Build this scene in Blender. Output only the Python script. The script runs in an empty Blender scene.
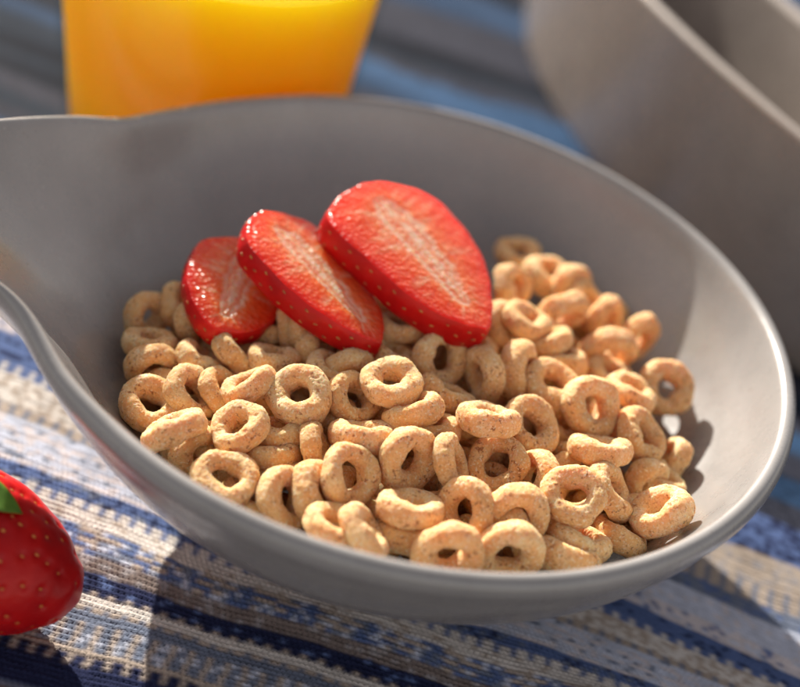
import bpy, math, random
import numpy as np
from mathutils import Vector, Matrix, noise

# ---------------------------------------------------------------- basics
U = 0.01                       # the numbers below are centimetres
TABLE = -5.2                   # height of the cloth, measured from the bowl's rim plane
scene = bpy.context.scene
col = scene.collection
random.seed(4)
rng = np.random.default_rng(4)

def W(x, y, z):
    return Vector((x * U, y * U, (z - TABLE) * U))

def tag(o, label=None, cat=None, group=None, kind=None):
    if label: o['label'] = label
    if cat: o['category'] = cat
    if group: o['group'] = group
    if kind: o['kind'] = kind
    return o

def empty(name, loc):
    o = bpy.data.objects.new(name, None)
    o.empty_display_size = 0.01
    o.location = loc
    col.objects.link(o)
    return o

def make_mesh(name, verts, faces, mats=(), mat_idx=None, smooth=True):
    """verts in cm (object space), faces as index tuples."""
    me = bpy.data.meshes.new(name)
    v = np.asarray(verts, dtype=float) * U
    me.from_pydata(v.tolist(), [], faces)
    for m in mats: me.materials.append(m)
    if mat_idx is not None:
        me.polygons.foreach_set('material_index', np.asarray(mat_idx, dtype=np.int32))
    me.polygons.foreach_set('use_smooth', np.full(len(me.polygons), smooth))
    me.update()
    return me

def link(name, me, parent=None, loc=None, mat=None):
    o = bpy.data.objects.new(name, me)
    if parent is not None: o.parent = parent
    if loc is not None: o.location = loc
    if mat is not None: me.materials.append(mat)
    col.objects.link(o)
    return o

def grid_faces(nu, nv, wrap_u=False, wrap_v=False):
    f = []
    for i in range(nu if wrap_u else nu - 1):
        for j in range(nv if wrap_v else nv - 1):
            a = i * nv + j
            b = ((i + 1) % nu) * nv + j
            c = ((i + 1) % nu) * nv + (j + 1) % nv
            d = i * nv + (j + 1) % nv
            f.append((a, b, c, d))
    return f

# ---------------------------------------------------------------- node helper
class N:
    def __init__(self, name):
        self.m = bpy.data.materials.new(name)
        self.m.use_nodes = True
        self.t = self.m.node_tree
        self.t.nodes.clear()
        self.out = self.t.nodes.new('ShaderNodeOutputMaterial')
    def n(self, typ, **kw):
        nd = self.t.nodes.new(typ)
        for k, v in kw.items():
            if k.startswith('i_'):
                nd.inputs[k[2:].replace('_', ' ')].default_value = v
            else:
                setattr(nd, k, v)
        return nd
    def l(self, a, b): self.t.links.new(a, b)
    def ramp(self, fac, stops, interp='LINEAR'):
        r = self.n('ShaderNodeValToRGB')
        r.color_ramp.interpolation = interp
        el = r.color_ramp.elements
        while len(el) < len(stops): el.new(0.5)
        for e, (p, c) in zip(el, stops):
            e.position = p
            e.color = (*c, 1) if len(c) == 3 else c
        self.l(fac, r.inputs['Fac'])
        return r.outputs['Color']
    def mix(self, fac, a, b, blend='MIX'):
        m = self.n('ShaderNodeMix', data_type='RGBA', blend_type=blend)
        for sock, v in ((m.inputs[0], fac), (m.inputs[6], a), (m.inputs[7], b)):
            if hasattr(v, 'is_linked'): self.l(v, sock)
            elif isinstance(v, (int, float)): sock.default_value = v
            else: sock.default_value = (*v, 1)
        return m.outputs[2]
    def math(self, op, a, b=None, c=None):
        m = self.n('ShaderNodeMath', operation=op)
        for i, v in enumerate((a, b, c)):
            if v is None: continue
            if hasattr(v, 'is_linked'): self.l(v, m.inputs[i])
            else: m.inputs[i].default_value = v
        return m.outputs[0]
    def noise(self, vec, scale, detail=3, rough=0.5, out='Fac'):
        t = self.n('ShaderNodeTexNoise')
        t.inputs['Scale'].default_value = scale
        t.inputs['Detail'].default_value = detail
        t.inputs['Roughness'].default_value = rough
        self.l(vec, t.inputs['Vector'])
        return t.outputs[out]
    def vor(self, vec, scale, feature='F1', out='Distance', rnd=1.0):
        t = self.n('ShaderNodeTexVoronoi', feature=feature)
        t.inputs['Scale'].default_value = scale
        t.inputs['Randomness'].default_value = rnd
        self.l(vec, t.inputs['Vector'])
        return t.outputs[out]
    def bump(self, h, strength, dist, normal=None):
        b = self.n('ShaderNodeBump')
        b.inputs['Strength'].default_value = strength
        b.inputs['Distance'].default_value = dist
        self.l(h, b.inputs['Height'])
        if normal is not None: self.l(normal, b.inputs['Normal'])
        return b.outputs['Normal']
    def bsdf(self, **kw):
        b = self.n('ShaderNodeBsdfPrincipled')
        for k, v in kw.items():
            s = b.inputs[k.replace('_', ' ')]
            if hasattr(v, 'is_linked'): self.l(v, s)
            elif isinstance(v, tuple) and len(v) == 3 and s.type == 'RGBA': s.default_value = (*v, 1)
            else: s.default_value = v
        self.l(b.outputs[0], self.out.inputs['Surface'])
        return b
    def objco(self):
        return self.n('ShaderNodeTexCoord').outputs['Object']

# ---------------------------------------------------------------- materials
def mat_glaze(name='grey_stoneware_glaze', dim=1.0, warm=(1, 1, 1)):
    k = N(name)
    co = k.objco()
    n1 = k.noise(co, 45, 4, 0.6)
    n2 = k.noise(co, 1500, 2, 0.6)
    c = k.ramp(n1, [(0.3, tuple(dim * q for q in (0.270, 0.258, 0.250))), (0.7, tuple(dim * q for q in (0.325, 0.312, 0.304)))])
    # glaze breaks thin and paler-brown where it runs over the edge of the lip
    pt = k.n('ShaderNodeNewGeometry').outputs['Pointiness']
    c = k.mix(k.ramp(pt, [(0.515, (0, 0, 0)), (0.56, (.55, .55, .55))]), c, tuple(dim * q for q in (0.52, 0.480, 0.44)))
    # dark iron specks and a few dry brush drags in the glaze
    sp = k.mix(1.0, k.ramp(k.vor(co, 260), [(0.06, (1, 1, 1)), (0.11, (0, 0, 0))]), k.ramp(k.noise(co, 90, 2, .5), [(0.52, (0, 0, 0)), (0.60, (1, 1, 1))]), 'MULTIPLY')
    c = k.mix(sp, c, tuple(dim * q for q in (0.22, 0.19, 0.17)))
    c = k.mix(k.ramp(n2, [(0.55, (0, 0, 0)), (0.75, (0.35, 0.35, 0.35))]), c, tuple(dim * q for q in (0.31, 0.29, 0.28)))
    mp = k.n('ShaderNodeMapping'); mp.inputs['Rotation'].default_value = (.5, .8, .9); mp.inputs['Scale'].default_value = (1, 22, 22); k.l(co, mp.inputs['Vector'])
    scr = k.ramp(k.noise(mp.outputs[0], 34, 2, 0.5), [(0.70, (0, 0, 0)), (0.76, (.30, .30, .30))])
    c = k.mix(scr, c, tuple(dim * q for q in (0.62, 0.60, 0.58)))
    if warm != (1, 1, 1): c = k.mix(1.0, c, warm, 'MULTIPLY')
    r = k.ramp(k.noise(co, 160, 5, 0.65), [(0.3, (0.22, 0.22, 0.22)), (0.75, (0.36, 0.36, 0.36))])
    nm = k.bump(k.noise(co, 120, 4, 0.6), 0.12, 0.0006)
    nm = k.bump(n2, 0.05, 0.0002, nm)
    k.bsdf(Base_Color=c, Roughness=r, Normal=nm, IOR=1.6, Coat_Weight=0.8, Coat_Roughness=0.20)
    return k.m

def mat_oat():
    k = N('toasted_oat')
    co = k.objco()
    inf = k.n('ShaderNodeObjectInfo')
    rnd = inf.outputs['Random']
    off = k.n('ShaderNodeVectorMath', operation='ADD')
    k.l(co, off.inputs[0])
    sc = k.n('ShaderNodeCombineXYZ')
    for i in range(3): k.l(rnd, sc.inputs[i])
    k.l(sc.outputs[0], off.inputs[1])
    v = off.outputs[0]
    base = k.ramp(k.noise(v, 260, 4, 0.6), [(0.30, (0.88, 0.455, 0.175)), (0.50, (0.96, 0.580, 0.262)), (0.72, (0.99, 0.730, 0.420))])
    # paler and browner pieces
    base = k.mix(k.math('MULTIPLY', rnd, 0.7), base, k.mix(0.5, base, (0.80, 0.360, 0.095)))
    # bran flecks of two sizes
    gate = k.ramp(k.noise(v, 300, 2, 0.5), [(0.42, (0, 0, 0)), (0.58, (1, 1, 1))])
    f1 = k.ramp(k.noise(v, 1050, 3, 0.65), [(0.55, (0, 0, 0)), (0.63, (.95, .95, .95))])
    base = k.mix(k.mix(1.0, f1, gate, 'MULTIPLY'), base, (0.40, 0.135, 0.040))
    f2 = k.ramp(k.noise(v, 2300, 2, 0.6), [(0.54, (0, 0, 0)), (0.68, (0.75, 0.75, 0.75))])
    base = k.mix(f2, base, (0.70, 0.340, 0.130))
    pale = k.ramp(k.noise(v, 1800, 3, 0.6), [(0.54, (0, 0, 0)), (0.68, (0.85, 0.85, 0.85))])
    base = k.mix(pale, base, (0.99, 0.82, 0.60))
    nm = k.bump(k.noise(v, 420, 4, 0.65), 0.40, 0.0006)
    nm = k.bump(k.noise(v, 1700, 4, 0.85), 0.70, 0.0005, nm)
    k.bsdf(Base_Color=base, Roughness=0.72, Normal=nm, Subsurface_Weight=0.50,
           Subsurface_Radius=(0.0042, 0.0017, 0.0006), Subsurface_Scale=1.0, Specular_IOR_Level=0.35,
           Sheen_Weight=0.05)
    return k.m

def mat_flesh():
    k = N('cut_strawberry_flesh')
    uv = k.n('ShaderNodeUVMap', uv_map='section').outputs[0]
    sp = k.n('ShaderNodeSeparateXYZ'); k.l(uv, sp.inputs[0])
    d, ang = sp.outputs[0], sp.outputs[1]
    co = k.objco()
    rays = k.n('ShaderNodeCombineXYZ')
    k.l(k.math('MULTIPLY', ang, 46.0), rays.inputs[0]); k.l(k.math('MULTIPLY', d, 1.2), rays.inputs[1])
    ray = k.noise(rays.outputs[0], 1.0, 2, 0.5)
    wob = k.math('ADD', d, k.math('MULTIPLY', k.math('SUBTRACT', k.noise(co, 260, 3, 0.6), 0.5), 0.34))
    c = k.ramp(wob, [(0.0, (0.97, 0.50, 0.36)), (0.08, (0.96, 0.26, 0.12)), (0.16, (0.97, 0.48, 0.33)), (0.27, (0.97, 0.16, 0.045)),
                     (0.55, (0.96, 0.085, 0.018)), (0.86, (0.94, 0.050, 0.012)), (0.985, (0.78, 0.016, 0.008))])
    streak = k.mix(1.0, k.ramp(ray, [(0.50, (0, 0, 0)), (0.66, (1, 1, 1))]),
                   k.ramp(d, [(0.22, (0, 0, 0)), (0.32, (0.75, 0.75, 0.75)), (0.72, (0.35, 0.35, 0.35)), (0.90, (0, 0, 0))]), 'MULTIPLY')
    c = k.mix(streak, c, (0.97, 0.40, 0.24))
    nm = k.bump(k.vor(co, 900), 0.75, 0.00055)
    nm = k.bump(k.noise(co, 300, 2, 0.5), 0.22, 0.0007, nm)
    b = k.bsdf(Base_Color=c, Roughness=0.24, Normal=nm, Subsurface_Weight=0.9, Subsurface_Radius=(0.016, 0.0042, 0.0014),
               Subsurface_Scale=1.0, Specular_IOR_Level=0.35, Coat_Weight=0.2, Coat_Roughness=0.10)
    return k.m

def mat_skin():
    k = N('strawberry_skin')
    co = k.objco()
    c = k.ramp(k.noise(co, 110, 3, 0.55), [(0.25, (0.38, 0.003, 0.005)), (0.55, (0.54, 0.005, 0.006)), (0.8, (0.66, 0.016, 0.010))])
    nm = k.bump(k.noise(co, 900, 3, 0.6), 0.30, 0.0004)
    k.bsdf(Base_Color=c, Roughness=0.36, Normal=nm, Subsurface_Weight=0.40, Subsurface_Radius=(0.008, 0.0008, 0.0005),
           Subsurface_Scale=1.0, Specular_IOR_Level=0.28)
    return k.m

def mat_plain(name, c, rough=0.5, var=None, scale=300, **kw):
    k = N(name)
    if var:
        cc = k.ramp(k.noise(k.objco(), scale, 3, 0.6), [(0.3, c), (0.7, var)])
    else:
        cc = c
    k.bsdf(Base_Color=cc, Roughness=rough, **kw)
    return k.m

def mat_cloth():
    k = N('woven_cotton')
    co = k.objco()
    at = k.n('ShaderNodeAttribute', attribute_name='yarn', attribute_type='GEOMETRY').outputs['Color']
    mpt = k.n('ShaderNodeMapping'); mpt.inputs['Scale'].default_value = (0.45, 1.6, 1.0); k.l(co, mpt.inputs['Vector'])
    fib = k.noise(mpt.outputs[0], 2600, 3, 0.65)
    c = k.mix(0.30, at, k.ramp(fib, [(0.25, (0.45, 0.45, 0.45)), (0.75, (1.0, 1.0, 1.0))]), 'MULTIPLY')
    c = k.mix(k.ramp(k.noise(co, 60, 3, 0.5), [(0.4, (0, 0, 0)), (0.8, (0.25, 0.25, 0.25))]), c, k.mix(1.0, c, (0.72, 0.66, 0.62), 'MULTIPLY'))
    nm = k.bump(fib, 0.45, 0.0004)
    k.bsdf(Base_Color=c, Roughness=0.88, Normal=nm, Specular_IOR_Level=0.06)
    return k.m

def mat_glass():
    k = N('clear_glass')
    lw = k.n('ShaderNodeLayerWeight'); lw.inputs['Blend'].default_value = .5
    fr = k.math('ADD', k.math('MULTIPLY', k.math('POWER', lw.outputs['Facing'], 5.0), .25), .015)
    tr = k.n('ShaderNodeBsdfTransparent'); tr.inputs['Color'].default_value = (0.95, 0.96, 0.95, 1)
    gl = k.n('ShaderNodeBsdfGlossy'); gl.inputs['Roughness'].default_value = 0.02
    mx = k.n('ShaderNodeMixShader')
    k.l(fr, mx.inputs[0]); k.l(tr.outputs[0], mx.inputs[1]); k.l(gl.outputs[0], mx.inputs[2])
    k.l(mx.outputs[0], k.out.inputs['Surface'])
    return k.m

def mat_juice():
    k = N('orange_juice')
    co = k.objco()
    c = k.ramp(k.noise(co, 30, 3, 0.5), [(0.3, (0.98, 0.52, 0.012)), (0.7, (0.99, 0.58, 0.022))])
    b = k.bsdf(Base_Color=c, Roughness=0.4, Specular_IOR_Level=0.0, Subsurface_Weight=1.0, Subsurface_Radius=(0.110, 0.060, 0.005), Subsurface_Scale=1.0)
    tl = k.n('ShaderNodeBsdfTranslucent'); k.l(c, tl.inputs['Color'])
    mx = k.n('ShaderNodeMixShader'); mx.inputs[0].default_value = 0.30
    k.l(b.outputs[0], mx.inputs[1]); k.l(tl.outputs[0], mx.inputs[2])
    k.l(mx.outputs[0], k.out.inputs['Surface'])
    return k.m

M_GLAZE_DARK = mat_glaze('dark_stoneware_glaze', 1.15, (1.0, .90, .82))
M_GLAZE, M_OAT, M_FLESH, M_SKIN = mat_glaze(), mat_oat(), mat_flesh(), mat_skin()
M_CLOTH, M_GLASS, M_JUICE = mat_cloth(), mat_glass(), mat_juice()
M_SEED = mat_plain('strawberry_seed', (0.74, 0.30, 0.06), 0.4, (0.60, 0.10, 0.02))
M_SEED_DARK = mat_plain('slice_seed', (0.30, 0.02, 0.008), 0.35, (0.60, 0.24, 0.05), 900)
M_LEAF = mat_plain('strawberry_leaf', (0.060, 0.150, 0.010), 0.42, (0.125, 0.260, 0.024), 220,
                   Subsurface_Weight=0.15, Subsurface_Radius=(0.001, 0.002, 0.0004), Subsurface_Scale=1.0)

# ---------------------------------------------------------------- the woven cloth
VK = [-20, -8, -6.4, -3.3, -1, 6, 20, 60, 90]
AK = [-.03, -.03, 0, .1, .2, .18, .15, .12, .1]
CREAM, TAN, PINK = (.88, .82, .76), (.58, .48, .40), (.84, .77, .79)
PALE, BLUE, NAVY = (.70, .75, .90), (.135, .200, .420), (.030, .038, .100)
SLATE, BROWN, GREY = (.22, .26, .36), (.28, .225, .205), (.46, .43, .44)

CU, CV = 0.125, 0.115
def hsh(a, b):
    x = math.sin(a * 127.1 + b * 311.7) * 43758.5453
    return x - math.floor(x)

def yarn(v, ui, vi):
    """colour of one stitch: v across the stripes (cm), ui/vi stitch numbers."""
    dash = (ui % 3) == 0
    dash2 = (ui % 3) != 1
    r = hsh(ui, vi)
    if v < -8.6: return [NAVY, SLATE, BROWN, BLUE, TAN][int(-v * .8) % 5]
    if v < -7.95: return NAVY
    if v < -7.72: return NAVY if dash2 else TAN
    if v < -7.58: return TAN
    if v < -7.00: return TAN if dash else (PALE if r > .75 else SLATE)
    if v < -6.78: return SLATE
    if v < -6.62: return SLATE if dash else TAN
    if v < -6.45: return CREAM
    if v < -6.34: return TAN if dash else NAVY
    if v < -6.02: return NAVY if r > .08 else BLUE
    if v < -5.66: return BROWN if r > .2 else GREY
    if v < -5.05:
        k = (v + 5.66) / .61
        ph = (ui * CU / 1.35 + .30 * (vi % 2)) % 1.0
        if ph < .12 + .42 * k: return TAN if r > .2 else PALE
        return BLUE if r > .45 else (SLATE if r > .15 else PALE)
    if v < -4.75: return CREAM if r > .12 else TAN
    if v < -4.52: return CREAM if dash2 else BLUE
    if v < -4.12: return BLUE if r > .35 else (NAVY if r > .15 else SLATE)
    if v < -3.10:
        row = vi % 3
        if row == 0: return PINK if r > .35 else PALE
        return PALE if r > .28 else (SLATE if r < .10 else PINK)
    if v < -2.85: return TAN if dash2 else SLATE
    if v < -2.20: return CREAM if r > .45 else TAN
    if v < -1.95: return CREAM if dash else BLUE
    if v < -1.32: return BLUE if r > .15 else NAVY
    if v < -.72: return PINK if r > .34 else (BLUE if r > .17 else PALE)
    if v < .10: return PALE if r > .12 else PINK
    if v < .58: return SLATE if r > .25 else BLUE
    if v < 1.15: return SLATE if dash else TAN
    if v < 2.02: return TAN if r > .35 else GREY
    if v < 3.4: return BLUE if r > .4 else NAVY
    # beyond the bowl: much darker, bluer stripes, set wider apart
    D1, D2, D3, D4, D5 = (.026, .038, .062), (.038, .080, .165), (.010, .014, .028), (.054, .058, .084), (.062, .135, .275)
    far = [(4.4, D4), (5.4, D2), (6.4, D4), (7.4, D5), (8.2, D4), (9.2, D1), (10.2, D4), (11.3, D3), (11.9, D1), (12.7, D3), (14.2, D1), (15.2, D2), (16.4, D3),
           (17.6, D4), (18.6, D2), (20.4, D5), (21.2, D4), (21.7, D1), (23.0, D3), (26.4, D4), (27.2, D2), (29.6, D2), (31, D3), (33, D4), (36, D2), (39, D1), (42, D4), (46, D5), (50, D1), (56, D3), (70, D4), (99, D1)]
    for hi, c in far:
        if v < hi: return c if r > .2 else (c[0] * .7, c[1] * .7, c[2] * .7)
    return SLATE

def build_cloth():
    sub = 3
    uf = np.arange(-15.0, 16.0, CU / sub)
    vf = np.arange(-12.5, 5.6, CV / sub)
    ul = np.concatenate([np.linspace(-70, -15.3, 60), uf, np.linspace(16.3, 70, 58)])
    vl = np.concatenate([np.linspace(-22, -12.6, 40), vf, np.linspace(5.7, 40, 200), np.linspace(40.6, 80, 40)])
    UU, VV = np.meshgrid(ul, vl, indexing='ij')
    a = np.interp(VV, VK, AK)
    # smooth bend of the stripes, plus a gentle waviness of the weave
    X = UU.copy()
    wav = .10 * np.sin(UU * .9 + 1.0) * np.exp(-((VV + 5.7) / 1.4) ** 2) + .05 * np.sin(UU * .5 + VV * .3)
    Y = VV - a * UU + wav
    vi = np.floor(VV / CV + .16 * np.sin(UU * 2.1 + VV) + .10 * np.sin(UU * 5.3))
    fv = VV / CV + .16 * np.sin(UU * 2.1 + VV) + .10 * np.sin(UU * 5.3) - vi
    row_shift = .55 * np.sin(vi * 12.9898) + .25 * np.sin(VV * 1.7 + UU * .8)          # no two rows start at the same place
    ui = np.floor(UU / CU + row_shift * .5)
    fu = UU / CU + row_shift * .5 - ui
    half = (vi % 2) * .5
    us = UU / CU + row_shift * .5 + half + (fv - .5) * .5
    fu2 = us - np.floor(us)
    stitch = np.sqrt(np.clip(np.sin(np.pi * fu2), 0, 1)) * np.sqrt(np.clip(np.sin(np.pi * fv), 0, 1))
    jit = np.sin(ui * 12.9 + vi * 78.2) * .5
    fine = (UU > -15.1) & (UU < 16.1) & (VV > -12.6) & (VV < 5.6)
    Z = TABLE - .035 + np.where(fine, stitch * (.050 + .014 * jit), 0.02)
    # the cloth does not lie quite flat
    sw = .10 * np.sin(UU * .55 + VV * .9) * np.sin(VV * .35 + .7) + .17 * np.exp(-((VV + 5.35) / .42) ** 2) * np.clip(.5 + .5 * np.sin(UU * .7 + 2.6), 0, 1)
    rr = np.hypot(X, Y)
    sw *= np.clip((rr - 4.3) / 2.0, 0, 1)
    sw *= np.clip((np.hypot(X + 6.6, Y + 6.9) - .8) / 2.0, 0.15, 1)
    Z = Z + np.minimum(sw, .16) - .02
    verts = np.stack([X, Y, Z - TABLE], -1).reshape(-1, 3)
    nu, nv = UU.shape
    idx = np.arange(nu * nv).reshape(nu, nv)
    q = np.stack([idx[:-1, :-1], idx[1:, :-1], idx[1:, 1:], idx[:-1, 1:]], -1).reshape(-1, 4)
    me = bpy.data.meshes.new('tablecloth')
    me.vertices.add(len(verts)); me.vertices.foreach_set('co', (verts * U).astype(np.float32).ravel())
    me.loops.add(q.size); me.loops.foreach_set('vertex_index', q.astype(np.int32).ravel())
    me.polygons.add(len(q))
    me.polygons.foreach_set('loop_start', np.arange(0, q.size, 4, dtype=np.int32))
    me.polygons.foreach_set('loop_total', np.full(len(q), 4, dtype=np.int32))
    me.update(calc_edges=True)
    me.polygons.foreach_set('use_smooth', np.ones(len(q), dtype=bool))
    ca = me.color_attributes.new('yarn', 'FLOAT_COLOR', 'POINT')
    cache = {}
    C = np.ones((nu, nv, 4), dtype=np.float32)
    uis, vis = ui.astype(int), vi.astype(int)
    for i in range(nu):
        for j in range(nv):
            key = (uis[i, j], vis[i, j])
            c = cache.get(key)
            if c is None:
                b = yarn((vis[i, j] + .5) * CV, uis[i, j], vis[i, j])
                g = .86 + .24 * hsh(key[0] * 3.1, key[1] * 1.7)
                c = cache[key] = (b[0] * g, b[1] * g, b[2] * g)
            C[i, j, :3] = c
    for _ in range(2):                                   # yarns bleed into one another a little
        C[1:-1, :, :3] = .25 * C[:-2, :, :3] + .5 * C[1:-1, :, :3] + .25 * C[2:, :, :3]
    C[:, 1:-1, :3] = .2 * C[:, :-2, :3] + .6 * C[:, 1:-1, :3] + .2 * C[:, 2:, :3]
    C[..., :3] *= np.where(fine, .62 + .38 * stitch, .85)[..., None]     # colour darkens from the stitch crowns down into the gaps
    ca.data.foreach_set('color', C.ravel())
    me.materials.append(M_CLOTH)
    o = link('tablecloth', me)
    tag(o, 'blue, cream and navy striped woven cloth under the bowls and the glass', 'tablecloth')

build_cloth()

# ---------------------------------------------------------------- the handled bowl
def pchip(xs, ys, x):
    xs, ys = np.asarray(xs, float), np.asarray(ys, float)
    h = np.diff(xs); d = np.diff(ys) / h
    m = np.zeros_like(ys)
    for i in range(1, len(xs) - 1):
        if d[i - 1] * d[i] > 0:
            w1, w2 = 2 * h[i] + h[i - 1], h[i] + 2 * h[i - 1]
            m[i] = (w1 + w2) / (w1 / d[i - 1] + w2 / d[i])
    k = np.clip(np.searchsorted(xs, x) - 1, 0, len(h) - 1)
    t = (x - xs[k]) / h[k]
    return ((1 + 2 * t) * (1 - t) ** 2 * ys[k] + t * (1 - t) ** 2 * h[k] * m[k] + t * t * (3 - 2 * t) * ys[k + 1] + t * t * (t - 1) * h[k] * m[k + 1])

# outline of the rim seen from above, as angle -> extra reach and extra height of the handle
HA = [0, 128, 145, 160, 170, 180, 188, 196, 203, 208, 213, 217, 226, 238, 360]
HE = [0, 0, .05, .16, .68, 1.55, 2.5, 3.1, 2.9, 1.9, .80, .42, .20, 0, 0]
HZ = [0, 0, .06, .30, .72, 1.10, 1.40, 1.55, 1.45, 1.15, .80, .50, .15, 0, 0]

def bowl_profile():
    """(r, z) from the inside centre over the lip to the outside centre."""
    P = [(0, -4.86), (.8, -4.85), (1.6, -4.82), (2.4, -4.74), (3.2, -4.58), (4.0, -4.28), (4.7, -3.92), (5.4, -3.48), (6.05, -2.96), (6.6, -2.42), (7.05, -1.9),
         (7.35, -1.45), (7.6, -1.02), (7.78, -.62), (7.9, -.30), (7.97, -.12), (8.02, -.03), (8.09, .02), (8.17, .03), (8.25, 0), (8.32, -.07), (8.36, -.17), (8.37, -.28), (8.34, -.40), (8.29, -.52),
         (8.25, -.62), (8.20, -.78), (8.12, -1.0), (7.9, -1.45), (7.62, -1.95), (7.2, -2.5), (6.68, -3.02), (6.05, -3.52), (5.35, -3.97), (4.7, -4.36), (4.25, -4.66), (4.02, -4.86),
         (3.95, -5.02), (3.9, -5.14), (3.82, -5.2), (3.65, -5.2), (3.5, -5.14), (3.4, -5.0), (3.0, -4.96), (1.5, -4.96), (0, -4.96)]
    return np.array(P)

def catmull(P, n):
    out = []
    for i in range(len(P) - 1):
        p0, p1, p2, p3 = P[max(i - 1, 0)], P[i], P[i + 1], P[min(i + 2, len(P) - 1)]
        for t in np.linspace(0, 1, n, endpoint=False):
            out.append(.5 * ((2 * p1) + (-p0 + p2) * t + (2 * p0 - 5 * p1 + 4 * p2 - p3) * t * t + (-p0 + 3 * p1 - 3 * p2 + p3) * t ** 3))
    out.append(P[-1])
    return np.array(out)

def bowl_meshes():
    prof = catmull(bowl_profile(), 3)
    prof[:, 0] = np.maximum(prof[:, 0], 0)
    ang = np.concatenate([np.linspace(0, 126, 90, endpoint=False), np.linspace(126, 240, 240, endpoint=False), np.linspace(240, 360, 90, endpoint=False)])
    E, Zr = pchip(HA, HE, ang), pchip(HA, HZ, ang)
    ker = np.hanning(13); ker /= ker.sum()
    E = np.convolve(np.pad(E, 6, mode='wrap'), ker, 'valid'); Zr = np.convolve(np.pad(Zr, 6, mode='wrap'), ker, 'valid')
    top = int(np.argmax(prof[:, 1]))
    na, npf = len(ang), len(prof)
    V = np.zeros((na, npf, 3))
    reach = np.zeros((na, npf))
    for j, (r, z) in enumerate(prof):
        lo = -2.5 if j <= top else -2.3
        h = np.clip((z - lo) / (0.03 - lo), 0, 1) ** (1.9 if j <= top else 1.7) if r > 5 else 0.0
        hz = h if np.isscalar(h) else h
        R = r + E * h
        t = np.radians(ang)
        V[:, j, 0] = R * np.cos(t); V[:, j, 1] = R * np.sin(t)
        V[:, j, 2] = z + Zr * hz
        reach[:, j] = E * h
    # a hand-thrown wall is never exactly round
    t = np.radians(ang)[:, None]
    wob = 1 + .004 * np.sin(2 * t + .6) + .002 * np.sin(5 * t)
    V[..., 0] *= wob; V[..., 1] *= wob
    V[..., 2] -= TABLE
    verts = V.reshape(-1, 3)
    faces = grid_faces(na, npf, wrap_u=True)
    # drop the collapsed quads' duplicate points at the two centres
    fr = reach.reshape(-1)
    ih = [i for i, f in enumerate(faces) if np.mean(fr[list(f)]) > .45]
    hs = set(ih)
    full = make_mesh('whole_bowl', verts, faces)
    nrm = np.zeros(len(verts) * 3, dtype=np.float32)
    full.vertices.foreach_get('normal', nrm)
    nrm = nrm.reshape(-1, 3)
    bpy.data.meshes.remove(full)
    res = []
    for name, keep in (('body', [f for i, f in enumerate(faces) if i not in hs]), ('handle', [faces[i] for i in ih])):
        used = sorted({k for f in keep for k in f})
        mp = {k: i for i, k in enumerate(used)}
        me = make_mesh(name, verts[used], [tuple(mp[k] for k in f) for f in keep], [M_GLAZE])
        nn = nrm[used]
        me.normals_split_custom_set_from_vertices([tuple(map(float, q)) for q in nn])
        res.append(me)
    return res

body_me, handle_me = bowl_meshes()
bowl = empty('handled_bowl', W(0, 0, TABLE))
tag(bowl, 'grey stoneware bowl full of oat rings and strawberry slices, handle at its left', 'bowl')
body = link('body', body_me, bowl)
handle = link('handle', handle_me, bowl)

# the other vessel behind: a long narrow boat with a flaring lip
def boat():
    RT_ = 2.08
    HB = 6.56
    ex = Vector((math.cos(RT_), math.sin(RT_))); ey = Vector((-ex.y, ex.x))
    n = 170
    def ring(s, inset):
        m = .78 + .22 * s ** .62
        a, b = 14.3 * m - inset, 3.0 * m - inset
        out = []
        for i in range(n):
            t = 2 * math.pi * i / n
            p = ex * (a * math.cos(t)) + ey * (b * math.sin(t))
            out.append((p.x, p.y, HB * s + .02))
        return out
    ss = list(np.linspace(0, 1, 26) ** 1.4 * .965)
    rings = [[(0, 0, .02)] * n]
    rings += [ring(s, 0) for s in ss]
    for k in range(9):                      # rolled lip
        f = math.pi * k / 8
        q = ring(.975, .20 - .20 * math.cos(f) - .05 * math.sin(f))
        rings.append([(x, y, z + .20 * math.sin(f)) for x, y, z in q])
    rings += [ring(s, .40) for s in ss[::-1] if s > .06]
    rings.append([(0, 0, .42)] * n)
    v = [p for r in rings for p in r]
    f = grid_faces(len(rings), n, False, True)
    me = make_mesh('gravy_boat', v, f, [M_GLAZE_DARK])
    return me
gb = link('gravy_boat', boat(), None, W(7.13, 17.6, TABLE))
tag(gb, 'blurred long grey stoneware vessel with a flaring lip, behind the bowl at its far right', 'gravy boat')

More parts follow.
